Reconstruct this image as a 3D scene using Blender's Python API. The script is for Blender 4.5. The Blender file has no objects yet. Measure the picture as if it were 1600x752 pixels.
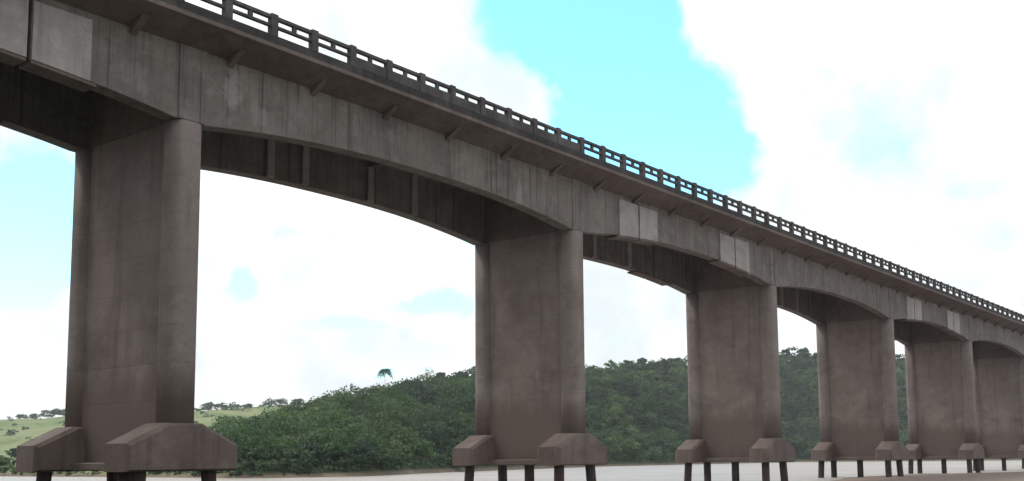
import bpy, bmesh, math, random
import numpy as np
from mathutils import Matrix, Vector

R = math.radians
sc = bpy.context.scene
COL = sc.collection

# ------------------------------------------------------------------ camera
EYE = 1.9                                   # metres above the river
CAM = np.array([-23.725, -33.419, EYE])
FW = np.array([0.78445462, 0.60967453, 0.11370102])
RT = np.array([0.61428572, -0.78905114, -0.00716696])
UP = np.array([-0.08534641, -0.07546706, 0.99348916])
FPX, PX, PY = 1708.9, 800.0, 522.06         # focal length and principal point in photo pixels

cd = bpy.data.cameras.new('camera')
cam = bpy.data.objects.new('camera', cd)
COL.objects.link(cam)
cd.sensor_width = 36.0
cd.lens = FPX / 1600 * 36.0
cd.shift_y = (PY - 376) / 1600
cd.clip_start = 0.1
cd.clip_end = 20000
M = Matrix(((RT[0], UP[0], -FW[0], CAM[0]), (RT[1], UP[1], -FW[1], CAM[1]),
            (RT[2], UP[2], -FW[2], CAM[2]), (0, 0, 0, 1)))
cam.matrix_world = M
sc.camera = cam


def ray(x, y):
    d = FW + RT * (x - PX) / FPX + UP * (PY - y) / FPX
    return d


def at_z(x, y, z):
    d = ray(x, y)
    return CAM + d * ((z - CAM[2]) / d[2])


def at_r(x, y, r):
    """point on the pixel's ray at horizontal distance r"""
    d = ray(x, y)
    return CAM + d * (r / math.hypot(d[0], d[1]))


def az_el(x, y):
    d = ray(x, y)
    d = d / np.linalg.norm(d)
    return math.atan2(d[1], d[0]), math.asin(d[2])


# ------------------------------------------------------------------ light
SUN_EL, SUN_AZ = 58.0, 105.0                # degrees; azimuth counted from +X towards +Y
sun_dir = Vector((math.cos(R(SUN_EL)) * math.cos(R(SUN_AZ)), math.cos(R(SUN_EL)) * math.sin(R(SUN_AZ)), math.sin(R(SUN_EL))))
sd = bpy.data.lights.new('sun', 'SUN')
sd.energy = 0.8
sd.angle = R(12)
sd.color = (1.0, 0.95, 0.88)
sun = bpy.data.objects.new('sun', sd)
sun.rotation_euler = (-sun_dir).to_track_quat('-Z', 'Y').to_euler()
COL.objects.link(sun)

sc.view_settings.view_transform = 'Standard'
sc.view_settings.look = 'None'
sc.view_settings.gamma = 1.0
sc.view_settings.use_curve_mapping = False
sc.view_settings.exposure = 1.5
sc.cycles.max_bounces = 8
sc.cycles.use_denoising = True


class NT:
    """small helper to write node trees"""
    def __init__(self, tree):
        self.t = tree

    def n(self, kind, **kw):
        nd = self.t.nodes.new(kind)
        for k, v in kw.items():
            setattr(nd, k, v)
        return nd

    def link(self, a, b):
        self.t.links.new(a, b)

    def put(self, sock, v):
        if isinstance(v, bpy.types.NodeSocket):
            self.link(v, sock)
        elif v is not None:
            if hasattr(sock.default_value, '__len__') and not isinstance(v, (tuple, list)):
                v = (v,) * len(sock.default_value)
            if hasattr(sock.default_value, '__len__') and len(sock.default_value) == 4 and len(v) == 3:
                v = tuple(v) + (1.0,)
            sock.default_value = v

    def math(self, op, a, b=None, c=None, clamp=False):
        m = self.n('ShaderNodeMath', operation=op, use_clamp=clamp)
        self.put(m.inputs[0], a)
        if b is not None:
            self.put(m.inputs[1], b)
        if c is not None:
            self.put(m.inputs[2], c)
        return m.outputs[0]

    def vmul(self, v, s):
        m = self.n('ShaderNodeVectorMath', operation='MULTIPLY')
        self.put(m.inputs[0], v)
        self.put(m.inputs[1], s)
        return m.outputs[0]

    def noise(self, vec, scale, detail=4, rough=0.55, dist=0.0):
        m = self.n('ShaderNodeTexNoise')
        self.put(m.inputs['Vector'], vec)
        m.inputs['Scale'].default_value = scale
        m.inputs['Detail'].default_value = detail
        m.inputs['Roughness'].default_value = rough
        m.inputs['Distortion'].default_value = dist
        return m.outputs['Fac']

    def range(self, v, a, b, c=0.0, d=1.0, smooth=True):
        m = self.n('ShaderNodeMapRange', interpolation_type='SMOOTHSTEP' if smooth else 'LINEAR')
        self.put(m.inputs[0], v)
        for i, q in enumerate((a, b, c, d)):
            m.inputs[1 + i].default_value = q
        return m.outputs[0]

    def mix(self, f, a, b, mode='MIX'):
        m = self.n('ShaderNodeMix', data_type='RGBA', blend_type=mode)
        self.put(m.inputs[0], f)
        self.put(m.inputs[6], a)
        self.put(m.inputs[7], b)
        return m.outputs[2]

    def bump(self, h, strength=0.3, dist=0.02):
        b = self.n('ShaderNodeBump')
        b.inputs['Strength'].default_value = strength
        b.inputs['Distance'].default_value = dist
        self.link(h, b.inputs['Height'])
        return b.outputs[0]


# ------------------------------------------------------------------ sky with broken cloud
world = bpy.data.worlds.new('World')
sc.world = world
world.use_nodes = True
wt = world.node_tree
wt.nodes.clear()
W = NT(wt)
out = W.n('ShaderNodeOutputWorld')
bg = W.n('ShaderNodeBackground')
bg.inputs['Strength'].default_value = 0.15
W.link(bg.outputs[0], out.inputs[0])
sky = W.n('ShaderNodeTexSky', sky_type='NISHITA')
sky.sun_disc = False
sky.sun_elevation = R(SUN_EL)
sky.sun_rotation = R(90 - SUN_AZ)
sky.air_density = 1.0
sky.dust_density = 0.0
sky.ozone_density = 2.5
tc = W.n('ShaderNodeTexCoord')
dirv = tc.outputs['Generated']
sep = W.n('ShaderNodeSeparateXYZ')
W.link(dirv, sep.inputs[0])
# the edge of each opening in the cloud is broken up by noise
wob1 = W.math('MULTIPLY', W.math('SUBTRACT', W.noise(dirv, 6.0, 6, 0.62), 0.5), 0.13)
offv = W.n('ShaderNodeVectorMath', operation='ADD')
W.link(dirv, offv.inputs[0])
offv.inputs[1].default_value = (3.1, 7.7, 1.9)
wob2 = W.math('MULTIPLY', W.math('SUBTRACT', W.noise(offv.outputs[0], 6.0, 6, 0.62), 0.5), 0.10)
az = W.math('ADD', W.math('ARCTAN2', sep.outputs[1], sep.outputs[0]), wob1)
el = W.math('ADD', W.math('ARCSINE', sep.outputs[2]), wob2)
GAPS = [  # pixel x, y, half width, half height, depth of the opening in the cloud
    (870, 5, 115, 75, 1.3), (970, 105, 85, 75, 1.3), (1015, 190, 105, 80, 1.3), (1078, 268, 85, 62, 1.25), (905, -110, 130, 90, 1.1),
    (75, 320, 62, 95, 1.1), (60, 440, 60, 50, 0.9), (-60, 380, 60, 120, 0.9),
    (365, 452, 30, 40, 0.85), (440, 372, 36, 18, 0.55), (540, 514, 85, 18, 0.8), (690, 478, 80, 18, 0.75),
    (640, 570, 120, 28, 0.75), (335, 594, 34, 14, 0.6), (735, 395, 70, 60, 0.5), (20, 600, 80, 18, 0.5),
    (1430, 260, 190, 60, 0.42), (1480, 368, 120, 26, 0.46), (1320, 150, 120, 80, 0.36), (1590, 300, 90, 40, .3), (1000, 520, 60, 30, 0.35),
    # openings of the same kind in the rest of the sky
    (-700, 250, 260, 160, 1.1), (-1600, -300, 400, 300, 1.0), (2300, 120, 200, 140, 1.0), (3400, -500, 500, 300, 1.1)]
tot = None
for gx, gy, wx, wy, dep in GAPS:
    a0, e0 = az_el(gx, gy)
    sx, sy = wx / FPX, wy / FPX
    qa = W.math('POWER', W.math('DIVIDE', W.math('SUBTRACT', az, a0), sx / max(0.3, math.cos(e0))), 2.0)
    qe = W.math('POWER', W.math('DIVIDE', W.math('SUBTRACT', el, e0), sy), 2.0)
    g = W.math('EXPONENT', W.math('MULTIPLY', W.math('POWER', W.math('ADD', qa, qe), 1.4), -0.7))
    tot = W.math('MULTIPLY', g, dep) if tot is None else W.math('MULTIPLY_ADD', g, dep, tot)
big = W.noise(dirv, 2.6, 4, 0.5)
fine = W.noise(dirv, 16.0, 6, 0.62)
field = W.math('SUBTRACT', 1.12, tot)
field = W.math('ADD', field, W.math('MULTIPLY', W.math('SUBTRACT', big, 0.5), 0.5))
field = W.math('ADD', field, W.math('MULTIPLY', W.math('SUBTRACT', fine, 0.5), 0.55))
cover = W.range(field, 0.30, 0.86)
shade = W.range(W.noise(offv.outputs[0], 7.0, 6, 0.6), 0.34, 0.6)
CLOUD = 2.9
ccol = W.mix(shade, (CLOUD * .74, CLOUD * .815, CLOUD * .85, 1), (CLOUD * 1.08, CLOUD * 1.08, CLOUD * 1.09, 1))
skyc = W.mix(1.0, sky.outputs[0], (0.56, 0.9, 0.92, 1), 'MULTIPLY')
W.link(W.mix(cover, skyc, ccol), bg.inputs['Color'])


# ------------------------------------------------------------------ materials
def new_mat(name):
    m = bpy.data.materials.new(name)
    m.use_nodes = True
    m.node_tree.nodes.clear()
    N = NT(m.node_tree)
    o = N.n('ShaderNodeOutputMaterial')
    b = N.n('ShaderNodeBsdfPrincipled')
    N.link(b.outputs[0], o.inputs[0])
    return m, N, b


WARM = (1.045, 1.0, 0.995)                     # warm tint on all concrete, offsets the cyan cast of the skylight


def concrete(name, dark, mid, light, stain=0.55, boards=0.0, marks=(), drip=None, flood=None):
    dark, mid, light = [(q[0] * WARM[0], q[1] * WARM[1], q[2] * WARM[2]) for q in (dark, mid, light)]
    m, N, b = new_mat(name)
    pos = N.n('ShaderNodeNewGeometry').outputs['Position']
    big = N.noise(pos, 0.35, 5, 0.65)
    med = N.noise(pos, 1.1, 6, 0.68)
    patch = N.noise(N.vmul(pos, (1.0, 1.0, 1.4)), 0.55, 6, 0.7, 0.6)
    fine = N.noise(pos, 9.0, 4, 0.7)
    streak = N.noise(N.vmul(pos, (1.7, 1.7, 0.12)), 1.4, 4, 0.6)
    c = N.mix(N.range(big, 0.32, 0.66), dark, mid)
    c = N.mix(N.range(med, 0.45, 0.75, 0, 0.75), c, light)
    c = N.mix(N.range(patch, 0.52, 0.66, 0, 0.4), c, (light[0] * 1.13, light[1] * 1.14, light[2] * 1.13))
    c = N.mix(N.range(patch, 0.46, 0.34, 0, 0.4), c, (dark[0] * .62, dark[1] * .62, dark[2] * .58))
    c = N.mix(N.range(streak, 0.52, 0.72, 0, stain), c, tuple(v * 0.45 for v in dark))
    c = N.mix(N.range(fine, 0.3, 0.7, 0.0, 0.22), c, tuple(v * 0.5 for v in dark))
    h = N.math('ADD', N.math('MULTIPLY', med, 0.6), N.math('MULTIPLY', fine, 0.3))
    if boards:
        sp = N.n('ShaderNodeSeparateXYZ')
        N.link(pos, sp.inputs[0])
        fr = N.math('FRACT', N.math('DIVIDE', sp.outputs[2], boards))
        joint = N.range(N.math('ABSOLUTE', N.math('SUBTRACT', fr, 0.5)), 0.47, 0.5)
        jn = N.math('MULTIPLY', joint, N.range(med, 0.4, 0.65, 0.0, 0.4))
        c = N.mix(jn, c, tuple(v * 0.4 for v in dark))
        # every pour of concrete came out a little different
        lift = N.n('ShaderNodeTexWhiteNoise', noise_dimensions='1D')
        N.link(N.math('FLOOR', N.math('ADD', N.math('DIVIDE', sp.outputs[2], boards), 0.0)), lift.inputs['W'])
        c = N.mix(N.math('MULTIPLY', lift.outputs['Value'], 0.3), c, mid)
        h = N.math('SUBTRACT', h, N.math('MULTIPLY', joint, 0.25))
    if drip or flood:
        sq = N.n('ShaderNodeSeparateXYZ')
        N.link(pos, sq.inputs[0])
    if drip:      # black runs of water that came over the deck edge
        run = N.noise(N.vmul(pos, (3.2, 3.2, 0.07)), 1.0, 4, 0.7)
        low = N.math('SUBTRACT', drip, N.math('MULTIPLY', N.range(run, 0.35, 0.75), 3.4))
        wet = N.math('MULTIPLY', N.range(N.math('SUBTRACT', sq.outputs[2], low), -0.5, 0.5), N.range(run, 0.5, 0.68, 0, 0.75))
        c = N.mix(wet, c, (0.045, 0.040, 0.036))
    if flood:     # brown silt left by high water
        lv = N.math('ADD', sq.outputs[2], N.math('MULTIPLY', N.math('SUBTRACT', N.noise(N.vmul(pos, (1, 1, .25)), 0.9, 5, 0.7), 0.5), 3.0))
        c = N.mix(N.range(lv, flood + .8, flood - .8, 0, 0.75), c, (dark[0] * .74, dark[1] * .70, dark[2] * .68))
    for (mx, my, mz, sx, sz, col, k) in marks:
        d = N.n('ShaderNodeVectorMath', operation='SUBTRACT')
        N.link(pos, d.inputs[0])
        d.inputs[1].default_value = (mx, my, mz)
        ln = N.n('ShaderNodeVectorMath', operation='LENGTH')
        N.link(N.vmul(d.outputs[0], (1 / sx, 1 / 1.5, 1 / sz)), ln.inputs[0])
        f = N.math('ADD', ln.outputs['Value'], N.math('MULTIPLY', N.math('SUBTRACT', N.noise(pos, 3.5, 4, 0.7), 0.5), 2.2))
        c = N.mix(N.range(f, 1.15, 0.45, 0, k), c, col)
    N.link(c, b.inputs['Base Color'])
    N.link(N.range(med, 0.3, 0.7, 0.82, 0.97), b.inputs['Roughness'])
    b.inputs['Specular IOR Level'].default_value = 0.25
    N.link(N.bump(h, 0.5, 0.03), b.inputs['Normal'])
    return m


Z0_WEB = EYE + 15.1                         # height of the girders' upper edge
LIME = (0.46, 0.44, 0.41)
MAT = {}
MAT['girder'] = concrete('weathered_girder_concrete', (0.115, 0.102, 0.092), (0.165, 0.150, 0.135), (0.215, 0.205, 0.19), 0.5, 0,
                         [(1.6, -.3, 15.9, .45, .8, LIME, .28), (2.9, -.3, 15.3, .5, .5, LIME, .15), (19.5, -.3, 15.2, .3, .9, LIME, .2)], drip=Z0_WEB)
MAT['slab'] = concrete('deck_underside_concrete', (0.10, 0.077, 0.067), (0.14, 0.112, 0.097), (0.175, 0.147, 0.128), 0.35)
MAT['pier'] = concrete('river_stained_pier_concrete', (0.134, 0.106, 0.095), (0.19, 0.158, 0.142), (0.225, 0.2, 0.183), 0.5, 1.35,
                       [(24.2, 0, 13.4, .22, 1.1, LIME, .85), (49.6, 3.3, 8.5, .12, 3.2, (.05, .042, .038), .6)], flood=5.0)
MAT['column'] = concrete('column_concrete', (0.148, 0.122, 0.11), (0.205, 0.178, 0.162), (0.25, 0.225, 0.208), 0.4, 1.35,
                         [(24.0, -.3, 13.2, .16, 1.0, LIME, .85)], flood=4.6)
MAT['cap'] = concrete('pile_cap_concrete', (0.098, 0.074, 0.064), (0.142, 0.112, 0.097), (0.17, 0.143, 0.127), 0.4)
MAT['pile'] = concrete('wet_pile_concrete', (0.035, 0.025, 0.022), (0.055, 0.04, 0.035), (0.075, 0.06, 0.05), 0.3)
MAT['rail'] = concrete('mouldy_railing_concrete', (0.05, 0.048, 0.046), (0.085, 0.08, 0.075), (0.13, 0.125, 0.12), 0.4)
MAT['kerb'] = concrete('dark_kerb_concrete', (0.026, 0.024, 0.024), (0.045, 0.041, 0.04), (0.085, 0.08, 0.076), 0.5)  # much darker than the deck slab below it
MAT['panel'] = concrete('pale_patch_and_lit_rib_concrete', (0.24, 0.23, 0.22), (0.31, 0.30, 0.285), (0.37, 0.355, 0.34), 0.45)
MAT['asphalt'] = concrete('asphalt', (0.04, 0.04, 0.04), (0.05, 0.05, 0.05), (0.06, 0.06, 0.06), 0.1)
MAT['drain'] = concrete('rusty_drain', (0.06, 0.03, 0.02), (0.09, 0.05, 0.035), (0.12, 0.08, 0.06), 0.3)


def tinted(name, trans=0.35, rough=0.6):
    """leaf material, colour from the mesh's own leaf tint"""
    m, N, b = new_mat(name)
    a = N.n('ShaderNodeAttribute', attribute_name='tint')
    N.link(a.outputs['Color'], b.inputs['Base Color'])
    b.inputs['Roughness'].default_value = rough
    b.inputs['Specular IOR Level'].default_value = 0.3
    tr = N.n('ShaderNodeBsdfTranslucent')
    N.link(N.mix(1.0, a.outputs['Color'], (1.0, 1.15, 0.5, 1), 'MULTIPLY'), tr.inputs[0])
    ms = N.n('ShaderNodeMixShader')
    ms.inputs[0].default_value = trans
    N.link(b.outputs[0], ms.inputs[1])
    N.link(tr.outputs[0], ms.inputs[2])
    o = [x for x in m.node_tree.nodes if x.type == 'OUTPUT_MATERIAL'][0]
    N.link(ms.outputs[0], o.inputs[0])
    return m


MAT['leaf'] = tinted('leaves')


def simple(name, c1, c2, scale, rough=0.9, bump=0.3, c3=None, s3=0.03):
    m, N, b = new_mat(name)
    pos = N.n('ShaderNodeNewGeometry').outputs['Position']
    n1 = N.noise(pos, scale, 5, 0.65)
    c = N.mix(N.range(n1, 0.3, 0.7), c1, c2)
    if c3:
        c = N.mix(N.range(N.noise(pos, s3, 5, 0.6), 0.45, 0.62), c, c3)
    N.link(c, b.inputs['Base Color'])
    b.inputs['Roughness'].default_value = rough
    b.inputs['Specular IOR Level'].default_value = 0.2
    N.link(N.bump(n1, bump, 0.2), b.inputs['Normal'])
    return m


MAT['bark'] = simple('bark', (0.09, 0.075, 0.06), (0.15, 0.13, 0.11), 6.0)
MAT['glarebark'] = simple('glare_washed_bark', (0.42, 0.40, 0.37), (0.55, 0.53, 0.5), 6.0)  # pale to stand in for glare that washes out the palm trunk
MAT['bankgrass'] = simple('rank_bank_grass', (0.04, 0.045, 0.02), (0.06, 0.065, 0.03), 0.8, 0.9, 0.5, (0.06, 0.05, 0.038), 0.12)  # dark cover for the unseen bank, keeps bounced light low
MAT['mud'] = simple('muddy_sand', (0.16, 0.115, 0.09), (0.22, 0.165, 0.13), 0.6, 0.75, 0.3)

# terrain: pasture and the dark floor of the wood, by a mesh attribute
m, N, b = new_mat('hill_ground')
pos = N.n('ShaderNodeNewGeometry').outputs['Position']
att = N.n('ShaderNodeAttribute', attribute_name='wood')
n1 = N.noise(pos, 0.35, 5, 0.65)
n2 = N.noise(pos, 0.03, 5, 0.6)
gr = N.mix(N.range(n1, 0.3, 0.7), (0.105, 0.145, 0.05), (0.155, 0.20, 0.078))
gr = N.mix(N.range(n2, 0.42, 0.62), gr, (0.195, 0.215, 0.10))
gr = N.mix(N.range(N.noise(pos, 0.09, 5, 0.7), 0.56, 0.66), gr, (0.05, 0.075, 0.03))
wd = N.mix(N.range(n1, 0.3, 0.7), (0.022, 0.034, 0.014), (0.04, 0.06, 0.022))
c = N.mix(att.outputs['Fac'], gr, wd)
spz = N.n('ShaderNodeSeparateXYZ')
N.link(pos, spz.inputs[0])
edge = N.range(N.math('ADD', spz.outputs[2], N.math('MULTIPLY', N.math('SUBTRACT', n1, .5), .8)), 0.25, 0.75)
c = N.mix(edge, (0.15, 0.12, 0.085), c)
N.link(c, b.inputs['Base Color'])
b.inputs['Roughness'].default_value = 0.95
b.inputs['Specular IOR Level'].default_value = 0.15
N.link(N.bump(n1, 0.6, 0.5), b.inputs['Normal'])
MAT['hill'] = m

# muddy river
m, N, b = new_mat('muddy_river_water')
pos = N.n('ShaderNodeNewGeometry').outputs['Position']
r1 = N.noise(N.vmul(pos, (0.8, 1.0, 1.0)), 1.3, 5, 0.6)
r2 = N.noise(pos, 4.0, 4, 0.6)
b.inputs['Roughness'].default_value = 0.45
b.inputs['IOR'].default_value = 1.33
N.link(N.mix(N.range(N.noise(pos, 0.05, 4, 0.6), .35, .65), (0.31, 0.28, 0.25), (0.37, 0.34, 0.31)), b.inputs['Base Color'])
N.link(N.bump(N.math('ADD', r1, N.math('MULTIPLY', r2, 0.25)), 1.0, 0.3), b.inputs['Normal'])
MAT['river'] = m


# ------------------------------------------------------------------ mesh helpers
def link(name, me, mat, parent=None, kind=None, label=None, cat=None, group=None, loc=None):
    o = bpy.data.objects.new(name, me)
    COL.objects.link(o)
    if mat is not None and me is not None and not me.materials:
        me.materials.append(mat)
    if parent is not None:
        o.parent = parent
    if loc is not None:
        o.location = loc
    tag(o, label, cat, group, kind)
    return o


def tag(o, label=None, cat=None, group=None, kind=None):
    for k, v in (('label', label), ('category', cat), ('group', group), ('kind', kind)):
        if v:
            o[k] = v
    return o


def mesh(name, V, F, smooth=False):
    me = bpy.data.meshes.new(name)
    me.from_pydata([tuple(v) for v in V], [], F)
    me.update()
    if smooth:
        me.polygons.foreach_set('use_smooth', [True] * len(me.polygons))
    return me


def box_mesh(name, x0, x1, y0, y1, z0, z1, bevel=0.0):
    V = [(x, y, z) for x in (x0, x1) for y in (y0, y1) for z in (z0, z1)]
    F = [(0, 1, 3, 2), (4, 6, 7, 5), (0, 4, 5, 1), (2, 3, 7, 6), (0, 2, 6, 4), (1, 5, 7, 3)]
    me = mesh(name, V, F)
    bm = bmesh.new()
    bm.from_mesh(me)
    bmesh.ops.recalc_face_normals(bm, faces=bm.faces)
    if bevel:
        bmesh.ops.bevel(bm, geom=list(bm.edges), offset=bevel, segments=1, affect='EDGES')
    bm.to_mesh(me)
    bm.free()
    return me


def loft(name, rings, closed=True, caps=True, smooth=False):
    """rings: list of equally long closed loops of points"""
    n = len(rings[0])
    V = [p for r in rings for p in r]
    F = []
    for i in range(len(rings) - 1):
        for j in range(n if closed else n - 1):
            k = (j + 1) % n
            F.append((i * n + j, i * n + k, (i + 1) * n + k, (i + 1) * n + j))
    if caps:
        F.append(tuple(range(n))[::-1])
        F.append(tuple((len(rings) - 1) * n + j for j in range(n)))
    me = mesh(name, V, F)
    bm = bmesh.new()
    bm.from_mesh(me)
    bmesh.ops.recalc_face_normals(bm, faces=bm.faces)
    bm.to_mesh(me)
    bm.free()
    if smooth:
        me.polygons.foreach_set('use_smooth', [len(p.vertices) == 4 for p in me.polygons])
    return me


# ------------------------------------------------------------------ bridge
rnd = random.Random(5)
SPAN, WID = 25.0, 6.3                         # pier spacing, girder spacing
Z = lambda v: v + EYE                         # heights were measured from the eye
Z_SOF, RISE, Z_WEB, Z_EDGE = Z(12.35), 0.78, Z(15.12), Z(15.62)
N0, N1 = -2, 8
X0, X1 = N0 * SPAN - 6, N1 * SPAN + 6
PX0 = -0.2                                    # pier axes sit at n*SPAN+PX0
HINGE_SPANS = (-1, 1, 3, 5, 7)

bridge = bpy.data.objects.new('bridge', None)
COL.objects.link(bridge)
tag(bridge, 'long brown concrete girder bridge on wall piers crossing the muddy river', 'bridge')


def soffit(x):
    t = ((x - PX0) / SPAN) % 1.0
    u = abs(2 * t - 1)
    flat = 0.62 / SPAN * 2
    u = min(1.0, u / (1 - flat)) if u < 1 - flat else 1.0
    return Z_SOF + RISE * (1 - u ** 2.3)


# deck slab: one concrete profile drawn along the bridge
yN, yF = -1.75, WID + 1.75
prof = [(yN, Z_EDGE), (yN, Z_EDGE + .16), (yF, Z_EDGE + .16), (yF, Z_EDGE), (WID + .36, Z_WEB + .02), (WID - .36, Z_WEB + .02),
        (WID - .8, Z_WEB + .28), (.8, Z_WEB + .28), (.36, Z_WEB + .02), (-.36, Z_WEB + .02)]
xs = np.arange(X0, X1 + .1, 4.0)
deck = link('deck_slab', loft('deck_slab', [[(x, y, z) for y, z in prof] for x in xs]), MAT['slab'], bridge)
link('roadway', box_mesh('roadway', X0, X1, yN + 1.0, yF - 1.0, Z_EDGE + .164, Z_EDGE + .22), MAT['asphalt'], deck)
Z_K = Z_EDGE + .50
for nm, ya, yb in (('kerb', yN + .03, yN + .75), ('kerb', yF - .75, yF - .03)):
    link(nm, box_mesh('kerb', X0, X1, ya, yb, Z_EDGE + .162, Z_K), MAT['kerb'], deck)

# girders, cut at the hinges of every second span
cuts = [X0] + sorted([(s + h) * SPAN + PX0 for s in HINGE_SPANS for h in (.25, .75)]) + [X1]
cuts = [c for c in cuts if X0 <= c <= X1]
GW = 0.34
for yc in (0.0, WID):
    for a, b_ in zip(cuts[:-1], cuts[1:]):
        ga, gb = a + .07, b_ - .07
        k = max(2, int((gb - ga) / .45))
        gx = np.linspace(ga, gb, k)
        rings = [[(x, yc - GW, soffit(x)), (x, yc - GW, Z_WEB + .1), (x, yc + GW, Z_WEB + .1), (x, yc + GW, soffit(x))] for x in gx]
        g = link('girder', loft('girder', rings), MAT['girder'], bridge)
        # inner stiffening ribs and the shallow pilaster over each pier
        for n in range(N0, N1 + 1):
            xp = n * SPAN + PX0
            if ga < xp - .7 and xp + .7 < gb and yc == 0.0:
                link('pilaster', box_mesh('pilaster', xp - .58, xp + .58, yc - GW - .05, yc - GW + .05, Z_SOF + .02, Z_WEB + .06, .02), MAT['girder'], g)
            for q in (.352, .437, .612, .743):
                xr = xp + q * SPAN
                if ga < xr - .3 and xr + .3 < gb and yc > 0:
                    zr = max(soffit(xr - .2), soffit(xr + .2)) + .03
                    link('stiffener_rib', box_mesh('stiffener_rib', xr - .2, xr + .2, yc - GW - .16, yc - GW + .05, zr, Z_WEB + .06), MAT['panel'], g)  # pale material paints in the light the ribs catch
        # pale patched cheeks on both sides of each hinge
        for end, s in ((a, 1), (b_, -1)):
            if abs(end - X0) < 1 or abs(end - X1) < 1:
                continue
            xa, xb = sorted((end + s * .09, end + s * 2.15))
            if yc == 0.0:
                rr = [[(x, yc - GW - .09, soffit(x) - .04), (x, yc - GW - .09, Z_WEB - .25), (x, yc - GW + .06, Z_WEB - .25), (x, yc - GW + .06, soffit(x) - .04)]
                      for x in np.linspace(xa, xb, 6)]
                link('hinge_panel', loft('hinge_panel', rr), MAT['panel'], g)
            rr = [[(x, yc - GW - .06, soffit(x) - .16), (x, yc - GW - .06, soffit(x) - .045), (x, yc + GW + .06, soffit(x) - .045), (x, yc + GW + .06, soffit(x) - .16)]
                  for x in np.linspace(xa - .25 if s < 0 else xa, xb if s < 0 else xb + .25, 6)]
            link('hinge_corbel', loft('hinge_corbel', rr), MAT['cap'], g)

# brackets under the overhanging edge
for side, y0 in ((-1, -GW), (1, WID + GW)):
    ye = yN + .22 if side < 0 else yF - .22
    def bz(y):
        t = (y - y0) / ((yN if side < 0 else yF) - y0)
        return Z_WEB + .02 + t * (Z_EDGE - Z_WEB - .02)
    ye = y0 + (ye - y0) * .62
    bm_v = [(0, y0, Z_WEB - .26), (0, y0, bz(y0) + .03), (0, ye, bz(ye) + .03), (0, ye, bz(ye) - .04)]
    V = [(-.13, y, z) for _, y, z in bm_v] + [(.13, y, z) for _, y, z in bm_v]
    bme = loft('bracket', [V[:4], V[4:]])
    for i in range(int((X1 - X0) / (SPAN / 6))):
        x = N0 * SPAN + (i + .35) * SPAN / 6
        if X0 + 1 < x < X1 - 1:
            link('bracket', bme, MAT['slab'], bridge, loc=(x, 0, 0))

# cross beams between the two girders
cbm = box_mesh('cross_beam', -.2, .2, GW - .02, WID - GW + .02, Z_WEB - .22, Z_WEB + .29)
cbp = box_mesh('cross_beam', -.4, .4, GW - .02, WID - GW + .02, Z_SOF + .06, Z_WEB + .29)
for n in range(N0, N1):
    for q in (0, .352, .612):
        link('cross_beam', cbp if q == 0 else cbm, MAT['slab'], bridge, loc=(n * SPAN + PX0 + q * SPAN, 0, 0))


# piers
def rrect(cx, cy, wx, wy, r, z, k=4):
    pts = []
    for qx, qy, a0 in ((1, 1, 0), (-1, 1, 90), (-1, -1, 180), (1, -1, 270)):
        for i in range(k + 1):
            a = R(a0 + 90 * i / k)
            pts.append((cx + qx * (wx / 2 - r) + r * math.cos(a), cy + qy * (wy / 2 - r) + r * math.sin(a), z))
    return pts


Z_CB, Z_CE, Z_CT = Z(-.34), Z(.85), Z(1.35)     # pile cap: bottom, edge, top
pier_me = box_mesh('pier', -.36, .36, .5, WID - .5, Z_CB + .05, Z_SOF + .055)


def column_mesh(cy):
    zs = np.linspace(Z_CT - .3, Z_SOF - .003, 5)
    return loft('column', [rrect(0, cy, 1.22, 1.14, .42, z, 5) for z in zs], smooth=True)


def cap_mesh(y0, y1, a=2.32, ze=None):
    """block with sloping shoulders on both sides of the column"""
    Z_CE = Z(.62)
    p = [(-a, Z_CB), (-a, Z_CE), (-.75, Z_CT), (.75, Z_CT), (a, Z_CE), (a, Z_CB)]
    ch = .14
    rings = []
    for y, k in ((y0, ch), (y0 + ch, 0), (y1 - ch, 0), (y1, ch)):
        rings.append([(x - math.copysign(k, x), y, z + (k * .5 if i in (0, 5) else -k * .6)) for i, (x, z) in enumerate(p)])
    return loft('pile_cap', rings)


col_n, col_f = column_mesh(.16), column_mesh(WID - .16)
cap_n, cap_f = cap_mesh(-.55, .95), cap_mesh(WID - .95, WID + .55)
beam_me = box_mesh('tie_beam', -.9, .9, .93, WID - .93, Z_CB + .02, Z(-.02), .04)


def pile_mesh(bx, by):
    rings = []
    for z in np.linspace(Z_CB + .3, -4.0, 6):
        t = (Z_CB - z) / 3.0
        rings.append([(bx * t + .27 * math.cos(a), by * t + .27 * math.sin(a), z) for a in np.linspace(0, 2 * math.pi, 13)[:-1]])
    return loft('pile', rings, smooth=True)


piles = {(dx, dy): pile_mesh(dx * .22, dy * .10) for dx in (-1, 0, 1) for dy in (-1, 0, 1)}
for n in range(N0, N1 + 1):
    px = n * SPAN + PX0
    p = link('pier', pier_me, MAT['pier'], bridge, loc=(px, 0, 0))
    for me_ in (col_n, col_f):
        link('column', me_, MAT['column'], p)
    for me_ in (cap_n, cap_f):
        link('pile_cap', me_, MAT['cap'], p)
    link('tie_beam', beam_me, MAT['cap'], p)
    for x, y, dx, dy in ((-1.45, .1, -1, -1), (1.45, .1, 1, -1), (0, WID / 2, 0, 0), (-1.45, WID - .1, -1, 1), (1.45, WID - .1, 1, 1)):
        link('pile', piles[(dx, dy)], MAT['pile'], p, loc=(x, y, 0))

# near railing: rails, posts, balusters; plinth blocks fill the low slot further along
POST0, STEP = 0.37, 2.085
yr = yN + .16
ZP = Z(16.98)
rail_x0, rail_x1 = POST0 - 5 * STEP, X1 - 1
V, Fc = [], []
bm = bmesh.new()


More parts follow.
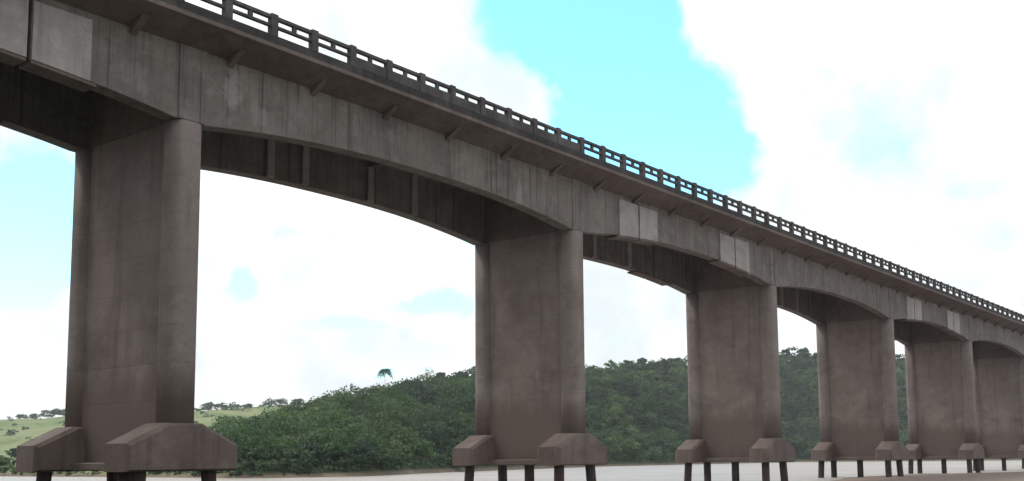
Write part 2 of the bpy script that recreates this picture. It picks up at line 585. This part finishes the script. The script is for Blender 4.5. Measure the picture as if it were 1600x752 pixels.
def add_box(bm, x0, x1, y0, y1, z0, z1):
    vs = [bm.verts.new((x, y, z)) for x in (x0, x1) for y in (y0, y1) for z in (z0, z1)]
    for f in ((0, 1, 3, 2), (4, 6, 7, 5), (0, 4, 5, 1), (2, 3, 7, 6), (0, 2, 6, 4), (1, 5, 7, 3)):
        bm.faces.new([vs[i] for i in f])


add_box(bm, X0, X1, yr - .09, yr + .09, ZP - .19, ZP - .06)
bmesh.ops.recalc_face_normals(bm, faces=bm.faces)
me = bpy.data.meshes.new('railing')
bm.to_mesh(me)
bm.free()
rail = link('railing', me, MAT['rail'], bridge)
link('middle_rail', box_mesh('middle_rail', X0, X1, yr - .075, yr + .075, ZP - .52, ZP - .42), MAT['rail'], rail)
post_me = box_mesh('post', -.17, .17, yr - .125, yr + .125, Z_K - .02, ZP, .015)
bal_me = box_mesh('baluster', -.085, .085, yr - .06, yr + .06, ZP - .43, ZP - .18)
pl_me = box_mesh('plinth', -STEP / 2 + .165, STEP / 2 - .165, yr - .085, yr + .085, Z_K - .02, ZP - .505)
i0 = int((X0 - POST0) / STEP) + 1
for i in range(i0, int((X1 - POST0) / STEP)):
    x = POST0 + i * STEP + rnd.uniform(-.03, .03)
    link('post', post_me, MAT['rail'], rail, loc=(x, 0, 0))
    link('baluster', bal_me, MAT['rail'], rail, loc=(x + STEP / 2, 0, 0))
    if 3 <= i <= 10:
        link('plinth', pl_me, MAT['rail'], rail, loc=(x + STEP / 2, 0, 0))
# railing on the other side of the road
yo = yF - .16
bm = bmesh.new()
add_box(bm, X0, X1, yo - .09, yo + .09, ZP - .19, ZP - .06)
add_box(bm, X0, X1, yo - .075, yo + .075, ZP - .52, ZP - .42)
for i in range(i0, int((X1 - POST0) / STEP)):
    x = POST0 + i * STEP
    add_box(bm, x - .17, x + .17, yo - .125, yo + .125, Z_K - .02, ZP)
bmesh.ops.recalc_face_normals(bm, faces=bm.faces)
me = bpy.data.meshes.new('railing')
bm.to_mesh(me)
bm.free()
link('railing', me, MAT['rail'], bridge)

# ------------------------------------------------------------------ river, banks and hills
me = mesh('river', [(-6000, -6000, 0), (6000, -6000, 0), (6000, 6000, 0), (-6000, 6000, 0)], [(0, 1, 2, 3)])
link('river', me, MAT['river'], kind='structure')
me = mesh('riverbed', [(-6000, -6000, -4.5), (6000, -6000, -4.5), (6000, 6000, -4.5), (-6000, 6000, -4.5)], [(0, 1, 2, 3)])
link('riverbed', me, MAT['mud'], kind='structure')

SHORE = [(-900, 736), (-300, 742), (100, 745.5), (400, 748), (560, 745), (680, 739), (940, 729), (1230, 722.5), (1600, 719.5), (2300, 714)]
NEAR = [(-900, 712), (-300, 708), (0, 706), (60, 702), (110, 697), (300, 690), (345, 680), (375, 664), (420, 650), (480, 630), (520, 620), (560, 613),
        (600, 604), (660, 594), (740, 581), (920, 572), (1000, 567), (1075, 562), (1220, 552), (1275, 549), (1420, 553), (1600, 560), (2300, 600)]
FAR = [(-900, 668), (-300, 662), (0, 656), (60, 655), (110, 650), (200, 645), (320, 641), (400, 634), (460, 630), (520, 626), (600, 618), (740, 600), (1600, 590), (2300, 620)]


def interp(tab, x):
    return float(np.interp(x, [a for a, _ in tab], [b for _, b in tab]))


def smooth(t):
    t = min(1.0, max(0.0, t))
    return t * t * (3 - 2 * t)


def fbm(x, y, seed=0):
    s = 0
    for k, (fq, am) in enumerate(((.013, 1), (.031, .6), (.07, .35), (.16, .2))):
        s += am * math.sin(x * fq + 1.7 * k + seed) * math.cos(y * fq * 1.13 - 2.1 * k + seed * .7)
    return s


def wood_at(x):                                 # share of woodland for the near slope
    return smooth((x - 330) / 60)


def radii(x):
    ys = interp(SHORE, x)
    p = at_z(x, ys, 0.0)
    rs = math.hypot(p[0] - CAM[0], p[1] - CAM[1])
    rs = min(rs, 620)
    return rs, rs + 170, rs + 520


def ground(x, t):
    """point of the terrain on the bearing of pixel column x, t 0..1 up the near slope, 1..2 the slope behind, 2..3 beyond"""
    rs, r1, r2 = radii(x)
    w = wood_at(x)
    zn = at_r(x, interp(NEAR, x), r1)[2] - 5.0 * w
    zf = at_r(x, interp(FAR, x), r2)[2]
    if t <= 1:
        r = rs - 6 + (r1 - rs + 6) * t
        s = t
        z = -1.2 + 1.9 * smooth(t / .09) + (zn - .7) * (smooth(s) * .45 + s * .55)
    elif t <= 2:
        r = r1 + (r2 - r1) * (t - 1)
        s = t - 1
        dip = 4 * s * (1 - s) * (3 + 6 * w)
        z = zn + (zf - zn) * smooth(s) - dip
    else:
        r = r2 + 500 * (t - 2)
        z = zf - 10 * (t - 2)
    q = at_r(x, 700, r)
    z += fbm(q[0], q[1]) * .45 * min(1, t * 3) * (1 if t <= 1 else 1.3)
    return (q[0], q[1], z)


cols = np.arange(-900, 2301, 12)
ts = np.concatenate([np.linspace(0, .12, 7), np.linspace(.15, 1, 26), np.linspace(1.04, 2, 24), (2.3, 3.0)])
V, Fc, wd = [], [], []
for x in cols:
    for t in ts:
        V.append(ground(x, t))
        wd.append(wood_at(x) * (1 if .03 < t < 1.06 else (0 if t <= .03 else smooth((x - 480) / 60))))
nt = len(ts)
for i in range(len(cols) - 1):
    for j in range(nt - 1):
        Fc.append((i * nt + j, (i + 1) * nt + j, (i + 1) * nt + j + 1, i * nt + j + 1))
me = mesh('hill', V, Fc, True)
a = me.attributes.new('wood', 'FLOAT', 'POINT')
a.data.foreach_set('value', wd)
link('hill', me, MAT['hill'], kind='structure')

# muddy bar at the water's edge on the right
edge = [at_z(1270, 752, .12), at_z(1300, 746, .12), at_z(1345, 743, .12), at_z(1420, 740.5, .12), at_z(1500, 738.5, .12), at_z(1600, 736.5, .12), at_z(1800, 733, .12), at_z(2400, 731, .12)]
V, Fc = [], []
for k, p in enumerate(edge):
    q = np.array([p[0], p[1]])
    back = np.array([p[0] * .5 + 30, -70.0])
    for s, z in ((-.03, -.35), (.0, .02), (.04, .10), (.2, .22), (.6, .3), (1.0, .1), (1.1, -.6)):
        w = q + (back - q) * s
        V.append((w[0], w[1], z + .05 * fbm(w[0] * 6, w[1] * 6)))
for k in range(len(edge) - 1):
    for j in range(6):
        Fc.append((k * 7 + j, k * 7 + j + 1, (k + 1) * 7 + j + 1, (k + 1) * 7 + j))
link('mud_bank', mesh('mud_bank', V, Fc, True), MAT['mud'], kind='structure')

# unseen grown-over bank, added dark at camera and first spans to cut bounced light
V, Fc = [], []
bx = np.linspace(-330, 26, 50)
by = np.linspace(-260, 60, 40)
for x in bx:
    for y in by:
        d = min(26 + 4 * math.sin(y * .11) - x, 34 + 26 * smooth((-30 - x) / 20) + 3 * math.sin(x * .13) - y)
        rise = 16.0 * smooth((-44 - x) / 40) + (0 if x > -50 else .8 * fbm(x, y))   # unseen valley side at the bridge end, raised to block low light
        V.append((x, y, -1.2 + 1.45 * smooth(d / 16) + rise * smooth(d / 25) + .06 * fbm(x * 5, y * 5)))
for i in range(49):
    for j in range(39):
        Fc.append((i * 40 + j, (i + 1) * 40 + j, (i + 1) * 40 + j + 1, i * 40 + j + 1))
link('unseen_bank', mesh('unseen_bank', V, Fc, True), MAT['bankgrass'], kind='structure')

# ------------------------------------------------------------------ foliage
rng = np.random.default_rng(11)
TINTS = np.array([(.045, .075, .024), (.055, .092, .028), (.07, .11, .032), (.085, .12, .036), (.04, .066, .03), (.095, .125, .04)]) * np.array([.84, .98, 1.35])


def crown(c, rx, rz, nq, leaf, tint, flat=.0):
    """leaf-sized faces gathered in clumps through the crown's volume; returns verts (4n,3), colours (4n,3)"""
    k = max(5, int(nq / 28))
    d = rng.normal(size=(k, 3))
    d /= np.linalg.norm(d, axis=1)[:, None]
    d[:, 2] = np.where(d[:, 2] < -.35, -d[:, 2], d[:, 2])
    rad = rng.uniform(.45, .95, k)[:, None]
    cc = d * rad * np.array([rx, rx, rz])
    cs = rng.uniform(.22, .42, k) * rx
    which = rng.integers(0, k, nq)
    o = rng.normal(size=(nq, 3))
    o /= np.linalg.norm(o, axis=1)[:, None]
    o[:, 2] = np.abs(o[:, 2]) * .9 - .15
    p = cc[which] + o * (cs[which] * rng.uniform(.7, 1.05, nq))[:, None]
    nrm = o * .8 + rng.normal(size=(nq, 3)) * .45 + np.array([0, 0, .35])
    nrm /= np.linalg.norm(nrm, axis=1)[:, None]
    t1 = np.cross(nrm, rng.normal(size=(nq, 3)))
    t1 /= np.linalg.norm(t1, axis=1)[:, None]
    t2 = np.cross(nrm, t1)
    sz = (leaf * rng.uniform(.6, 1.3, nq))[:, None]
    t1, t2 = t1 * sz, t2 * sz * .7
    p = p + np.asarray(c)
    vv = np.stack([p - t1 - t2 * .4, p + t2 - t1 * .1, p + t1 + t2 * .3, p - t2 + t1 * .2], 1).reshape(-1, 3)
    ck = rng.uniform(.75, 1.25, k)[which][:, None] * rng.uniform(.85, 1.15, nq)[:, None]
    col = np.repeat(np.asarray(tint)[None] * ck, 4, 0)
    return vv, col


def leaf_mesh(name, parts):
    vv = np.concatenate([p[0] for p in parts]).astype(np.float32)
    cc = np.concatenate([p[1] for p in parts]).astype(np.float32)
    nv = len(vv)
    nf = nv // 4
    me = bpy.data.meshes.new(name)
    me.vertices.add(nv)
    me.vertices.foreach_set('co', vv.ravel())
    me.loops.add(nv)
    me.loops.foreach_set('vertex_index', np.arange(nv, dtype=np.int32))
    me.polygons.add(nf)
    me.polygons.foreach_set('loop_start', np.arange(0, nv, 4, dtype=np.int32))
    me.update(calc_edges=True)
    a = me.attributes.new('tint', 'FLOAT_COLOR', 'POINT')
    a.data.foreach_set('color', np.concatenate([cc, np.ones((nv, 1), np.float32)], 1).ravel())
    return me


def trunk_mesh(h, r, limbs, seed, lean=0.0):
    rr = random.Random(seed)
    V, F = [], []

    def tube(p, q, r0, r1, n=6):
        p, q = Vector(p), Vector(q)
        ax = (q - p).normalized()
        u = ax.orthogonal().normalized()
        v = ax.cross(u)
        b = len(V)
        for c, rad in ((p, r0), (p.lerp(q, .5) + u * rad_j(r0), (r0 + r1) / 2), (q, r1)):
            for i in range(n):
                a = 2 * math.pi * i / n
                V.append(tuple(c + (u * math.cos(a) + v * math.sin(a)) * rad))
        for s in range(2):
            for i in range(n):
                F.append((b + s * n + i, b + s * n + (i + 1) % n, b + (s + 1) * n + (i + 1) % n, b + (s + 1) * n + i))

    def rad_j(r0):
        return rr.uniform(-.6, .6) * r0
    tube((0, 0, -.4), (lean * h, 0, h), r, r * .5)
    for _ in range(limbs):
        t = rr.uniform(.5, .95)
        a = rr.uniform(0, 6.283)
        L = h * rr.uniform(.3, .5)
        p = (lean * h * t, 0, h * t)
        tube(p, (p[0] + math.cos(a) * L * .7, math.sin(a) * L * .7, p[2] + L * .8), r * .4, r * .12)
    return mesh('trunk', V, F, True)


# the wood on the hillside reads as one mass
parts = []
tr = random.Random(3)
count = 0
placed = []
for tries in range(60000):
    if len(placed) >= 1950:
        break
    x = tr.uniform(336, 1760)
    t = tr.uniform(.0, 1.0) ** .95 * .995 + .04
    if tr.random() > wood_at(x):
        continue
    rs, r1, r2 = radii(x)
    r = rs + (r1 - rs) * t
    # keep an even number of trees per area: the far right covers more ground
    if tr.random() > min(1.0, r / 520 + .12):
        continue
    g = ground(x, t)
    rx = 1.9 + 3.4 * tr.random() ** 1.6
    cell = (g[0], g[1])
    if any((cell[0] - q[0]) ** 2 + (cell[1] - q[1]) ** 2 < (rx * .62 + q[2] * .5) ** 2 for q in placed):
        continue
    placed.append((g[0], g[1], rx))
    rz = rx * tr.uniform(.7, 1.05)
    low = .3 if t < .2 else tr.uniform(.3, .7)
    if t < .1:
        rx *= .75; rz *= .8
    nq = int(np.interp(r, [110, 220, 400, 650], [1500, 900, 480, 300]))
    leaf = np.interp(r, [110, 300, 650], [.16, .27, .5])
    tint = TINTS[tr.randrange(6)] * tr.uniform(.7, 1.25) * (1 + .28 * math.sin(g[0] * .045 + 1.3 * math.sin(g[1] * .05)) * math.cos(g[1] * .06 + .4))
    parts.append(crown((g[0], g[1], g[2] + rz * low + .6), rx, rz, nq, leaf, tint))
wood = leaf_mesh('woodland', parts)
link('woodland', wood, MAT['leaf'], kind='stuff', label='dense green woodland covering the hillside behind the bridge', cat='woodland')


# trees and bushes that stand out one by one
def tree(name, x, y_or_t, h, rx, rz, tint, label, group, nq=900, leaf=.3, trunk_r=.18, t=None, cat='tree', seed=1):
    g = ground(x, t)
    e = bpy.data.objects.new(name, None)
    COL.objects.link(e)
    e.location = g
    tag(e, label, cat, group)
    link('trunk', trunk_mesh(max(.6, h - rz * 1.1), trunk_r, 4, seed), MAT['bark'], e)
    link('crown', leaf_mesh('crown', [crown((0, 0, h - rz), rx, rz, nq, leaf, tint)]), MAT['leaf'], e)
    return e


SK = 'single trees standing up from the hill skyline'
sky_trees = [(628, 5.6, 2.0, 'small dark tree on the skyline nearest the tall palm'),
             (655, 5.8, 2.3, 'rounded tree on the skyline right of the palm'),
             (690, 6.6, 2.2, 'taller pointed tree on the skyline left of the second pier'),
             (722, 6.0, 2.6, 'bushy tree on the skyline just left of the second pier'),
             (985, 6.2, 2.8, 'bumpy tree on the skyline right of the second pier'),
             (1005, 6.5, 2.6, 'dark tree on the skyline between second and third pier'),
             (1232, 7.0, 3.0, 'tall tree on the skyline just right of the third pier'),
             (1262, 7.6, 3.4, 'broad dark tree on the skyline just left of the fourth pier')]
for i, (x, h, rx, lb) in enumerate(sky_trees):
    tree('skyline_tree', x, None, h, rx, rx * 1.05, TINTS[i % 2] * .8, lb, SK, 700, .45, .2, 1.0, seed=i)

PS = 'scattered trees and shrubs on the pasture slopes'
pasture = [(42, 1.02, 1.9, 'dark round shrub alone on the pasture far left'),
           (14, 1.5, 2.0, 'shrub at the left edge of the far pasture'),
           (72, 1.97, 4.6, 'grey green tree clump on the far skyline at left'),
           (90, 1.94, 4.8, 'larger tree on the far skyline beside the first pier'),
           (107, 1.9, 4.4, 'tree on the far skyline touching the left edge of the first pier'),
           (30, 1.98, 2.6, 'low hedge tree on the far skyline near the left edge'),
           (52, 1.98, 2.8, 'small hedge tree on the far skyline left of the grey clump'),
           (84, 1.3, 2.2, 'round bush halfway up the left pasture beside the first pier'),
           (324, 1.97, 4.6, 'tree on the far skyline just right of the first pier'),
           (343, 1.95, 4.2, 'broad low tree on the far skyline right of the first pier'),
           (338, 1.12, 1.2, 'thin dark bush on pale grass above the first pile cap'),
           (364, 1.95, 3.6, 'upright tree on the far skyline over the pale grass'),
           (386, 1.97, 3.0, 'small tree on the far skyline over the middle of the grass'),
           (422, 1.97, 4.2, 'rounded tree on the far skyline over the grass slope'),
           (440, 1.97, 3.8, 'tree on the far skyline next to the rounded one'),
           (462, 1.97, 4.0, 'tree on the far skyline where the wood begins'),
           (404, 1.6, 2.0, 'lone shrub on the grass slope above the wood'),
           (24, .55, 1.8, 'low bush near the left riverbank'),
           (68, .35, 1.8, 'bush on the left riverbank beside the first pile cap'),
           (6, .2, 1.7, 'waterside bush at the left edge')]
scrub = random.Random(22)
parts = []
for k in range(700):
    x = scrub.uniform(-60, 1500)
    g = ground(x, scrub.uniform(.052, .085))
    s_ = radii(x)[0] / 110
    rx = scrub.uniform(.35, .9) * (.6 + .4 * s_)
    parts.append(crown((g[0], g[1], max(g[2], 0) + rx * .15), rx, rx * .7, 45, .09 + .05 * s_, TINTS[scrub.randrange(6)] * scrub.uniform(.8, 1.6)))
link('bank_growth', leaf_mesh('bank_growth', parts), MAT['leaf'], kind='stuff', label='tufts of grass and weeds along the far waterline', cat='grass')
scrub = random.Random(21)
parts = []
for k in range(260):
    x = scrub.uniform(-120, 470)
    t = scrub.choice((scrub.uniform(.05, 1.0), scrub.uniform(1.1, 1.9), scrub.uniform(1.88, 2.0)))
    if t < 1 and x > 320:
        continue
    g = ground(x, t)
    rx = scrub.uniform(.5, 1.3) * (1 if t < 1.1 else 1.5 if t < 1.88 else 2.6)
    parts.append(crown((g[0], g[1], g[2] + rx * .2), rx, rx * .6, 110, .16 + .07 * rx, TINTS[scrub.randrange(6)] * scrub.uniform(1.0, 1.7)))
link('scrub', leaf_mesh('scrub', parts), MAT['leaf'], kind='stuff', label='low green scrub scattered over the pasture slopes at left', cat='scrub')
for i, (x, t, rx, lb) in enumerate(pasture):
    rz = rx * (.72 + .08 * (i % 3))
    tree('pasture_tree', x, None, rz * 1.3, rx, rz, (TINTS[(i * 2) % 5] * 1.1 if t < 1.8 else np.array([.085, .11, .075]) * (.85 + .15 * (i % 3))), lb, PS, 750, .12 + .06 * rx, .15, t, seed=20 + i)  # far skyline trees tinted paler and greyer to stand in for haze

BK = 'bushes along the foot of the wood by the water'
bank = [(395, 'bush at the water right of the first pile cap'), (436, 'waterside bush, second right of the first pile cap'),
        (487, 'waterside bush left of the middle of the wood'), (548, 'waterside bush below the brown roofline trees'),
        (600, 'waterside bush straight below the palm'), (652, 'waterside bush right of the palm'),
        (985, 'pale rounded bush at the water right of the second pier'), (1030, 'low bush on the bank left of the third pier'),
        (1242, 'waterside bush right of the third pier')]
for i, (x, lb) in enumerate(bank):
    rs = radii(x)[0]
    s = 1 + (rs - 110) / 260
    tree('waterside_bush', x, None, 2.6 * s, 1.7 * s, 1.25 * s, TINTS[(i + 2) % 5] * (1.5 if x == 985 else 1.05), lb, BK, 800, .24 * s, .1, .075, cat='bush', seed=50 + i)

# the tall palm on the ridge
g = ground(600, .98)
top = at_r(600, 577, math.hypot(g[0] - CAM[0], g[1] - CAM[1]))
palm = bpy.data.objects.new('palm_tree', None)
COL.objects.link(palm)
palm.location = g
tag(palm, 'tall thin palm with a small dark crown rising above the wooded ridge', 'palm tree')
H = top[2] - g[2]
rings = []
for k in range(9):
    s = k / 8
    rings.append([(.25 * math.sin(s * 2.2) + (.085 - .035 * s) * math.cos(a), (.085 - .035 * s) * math.sin(a), -.3 + s * (H + .3)) for a in np.linspace(0, 2 * math.pi, 8)[:-1]])
link('trunk', loft('trunk', rings, smooth=True), MAT['glarebark'], palm)
tx = .25 * math.sin(2.2)
pr = random.Random(8)
for k in range(13):
    a = k * 2.399 + pr.uniform(-.2, .2)
    L = pr.uniform(2.8, 3.5)
    rise = pr.uniform(.1, 1.0)
    V, Fc = [], []
    stem = []
    for s in np.linspace(0, 1, 9):
        stem.append((tx + math.cos(a) * L * s * .85, math.sin(a) * L * s * .85, H + rise * L * .6 * s - L * .95 * s * s))
    side = (-math.sin(a), math.cos(a))
    for i in range(1, 9):
        s = i / 8
        w = .8 * math.sin(math.pi * min(1, .12 + s * .85)) + .06
        p0, p1 = stem[i - 1], stem[i]
        for sg in (-1, 1):
            b0 = len(V)
            V += [p0, (p0[0] * .45 + p1[0] * .55, p0[1] * .45 + p1[1] * .55, p0[2] * .45 + p1[2] * .55),
                  (p1[0] + side[0] * w * sg, p1[1] + side[1] * w * sg, p1[2] - w * .7),
                  (p0[0] * .7 + p1[0] * .3 + side[0] * w * sg * .8, p0[1] * .7 + p1[1] * .3 + side[1] * w * sg * .8, p0[2] - w * .6)]
            Fc.append((b0, b0 + 1, b0 + 2, b0 + 3))
    me = mesh('frond', V, Fc)
    at = me.attributes.new('tint', 'FLOAT_COLOR', 'POINT')
    at.data.foreach_set('color', [c for _ in V for c in (.03, .05, .03, 1)])
    link('frond', me, MAT['leaf'], palm)

# ------------------------------------------------------------------ humid air
HAZE = 0.0002
if HAZE:
    me = box_mesh('haze', -400, 1300, -400, 1300, -5.5, 130)
    m = bpy.data.materials.new('humid_air')
    m.use_nodes = True
    m.node_tree.nodes.clear()
    N = NT(m.node_tree)
    o = N.n('ShaderNodeOutputMaterial')
    v = N.n('ShaderNodeVolumePrincipled')
    v.inputs['Color'].default_value = (.93, .96, 1, 1)
    v.inputs['Density'].default_value = HAZE
    N.link(v.outputs[0], o.inputs['Volume'])
    link('haze', me, m, kind='stuff', label='pale humid air over the river valley', cat='haze')
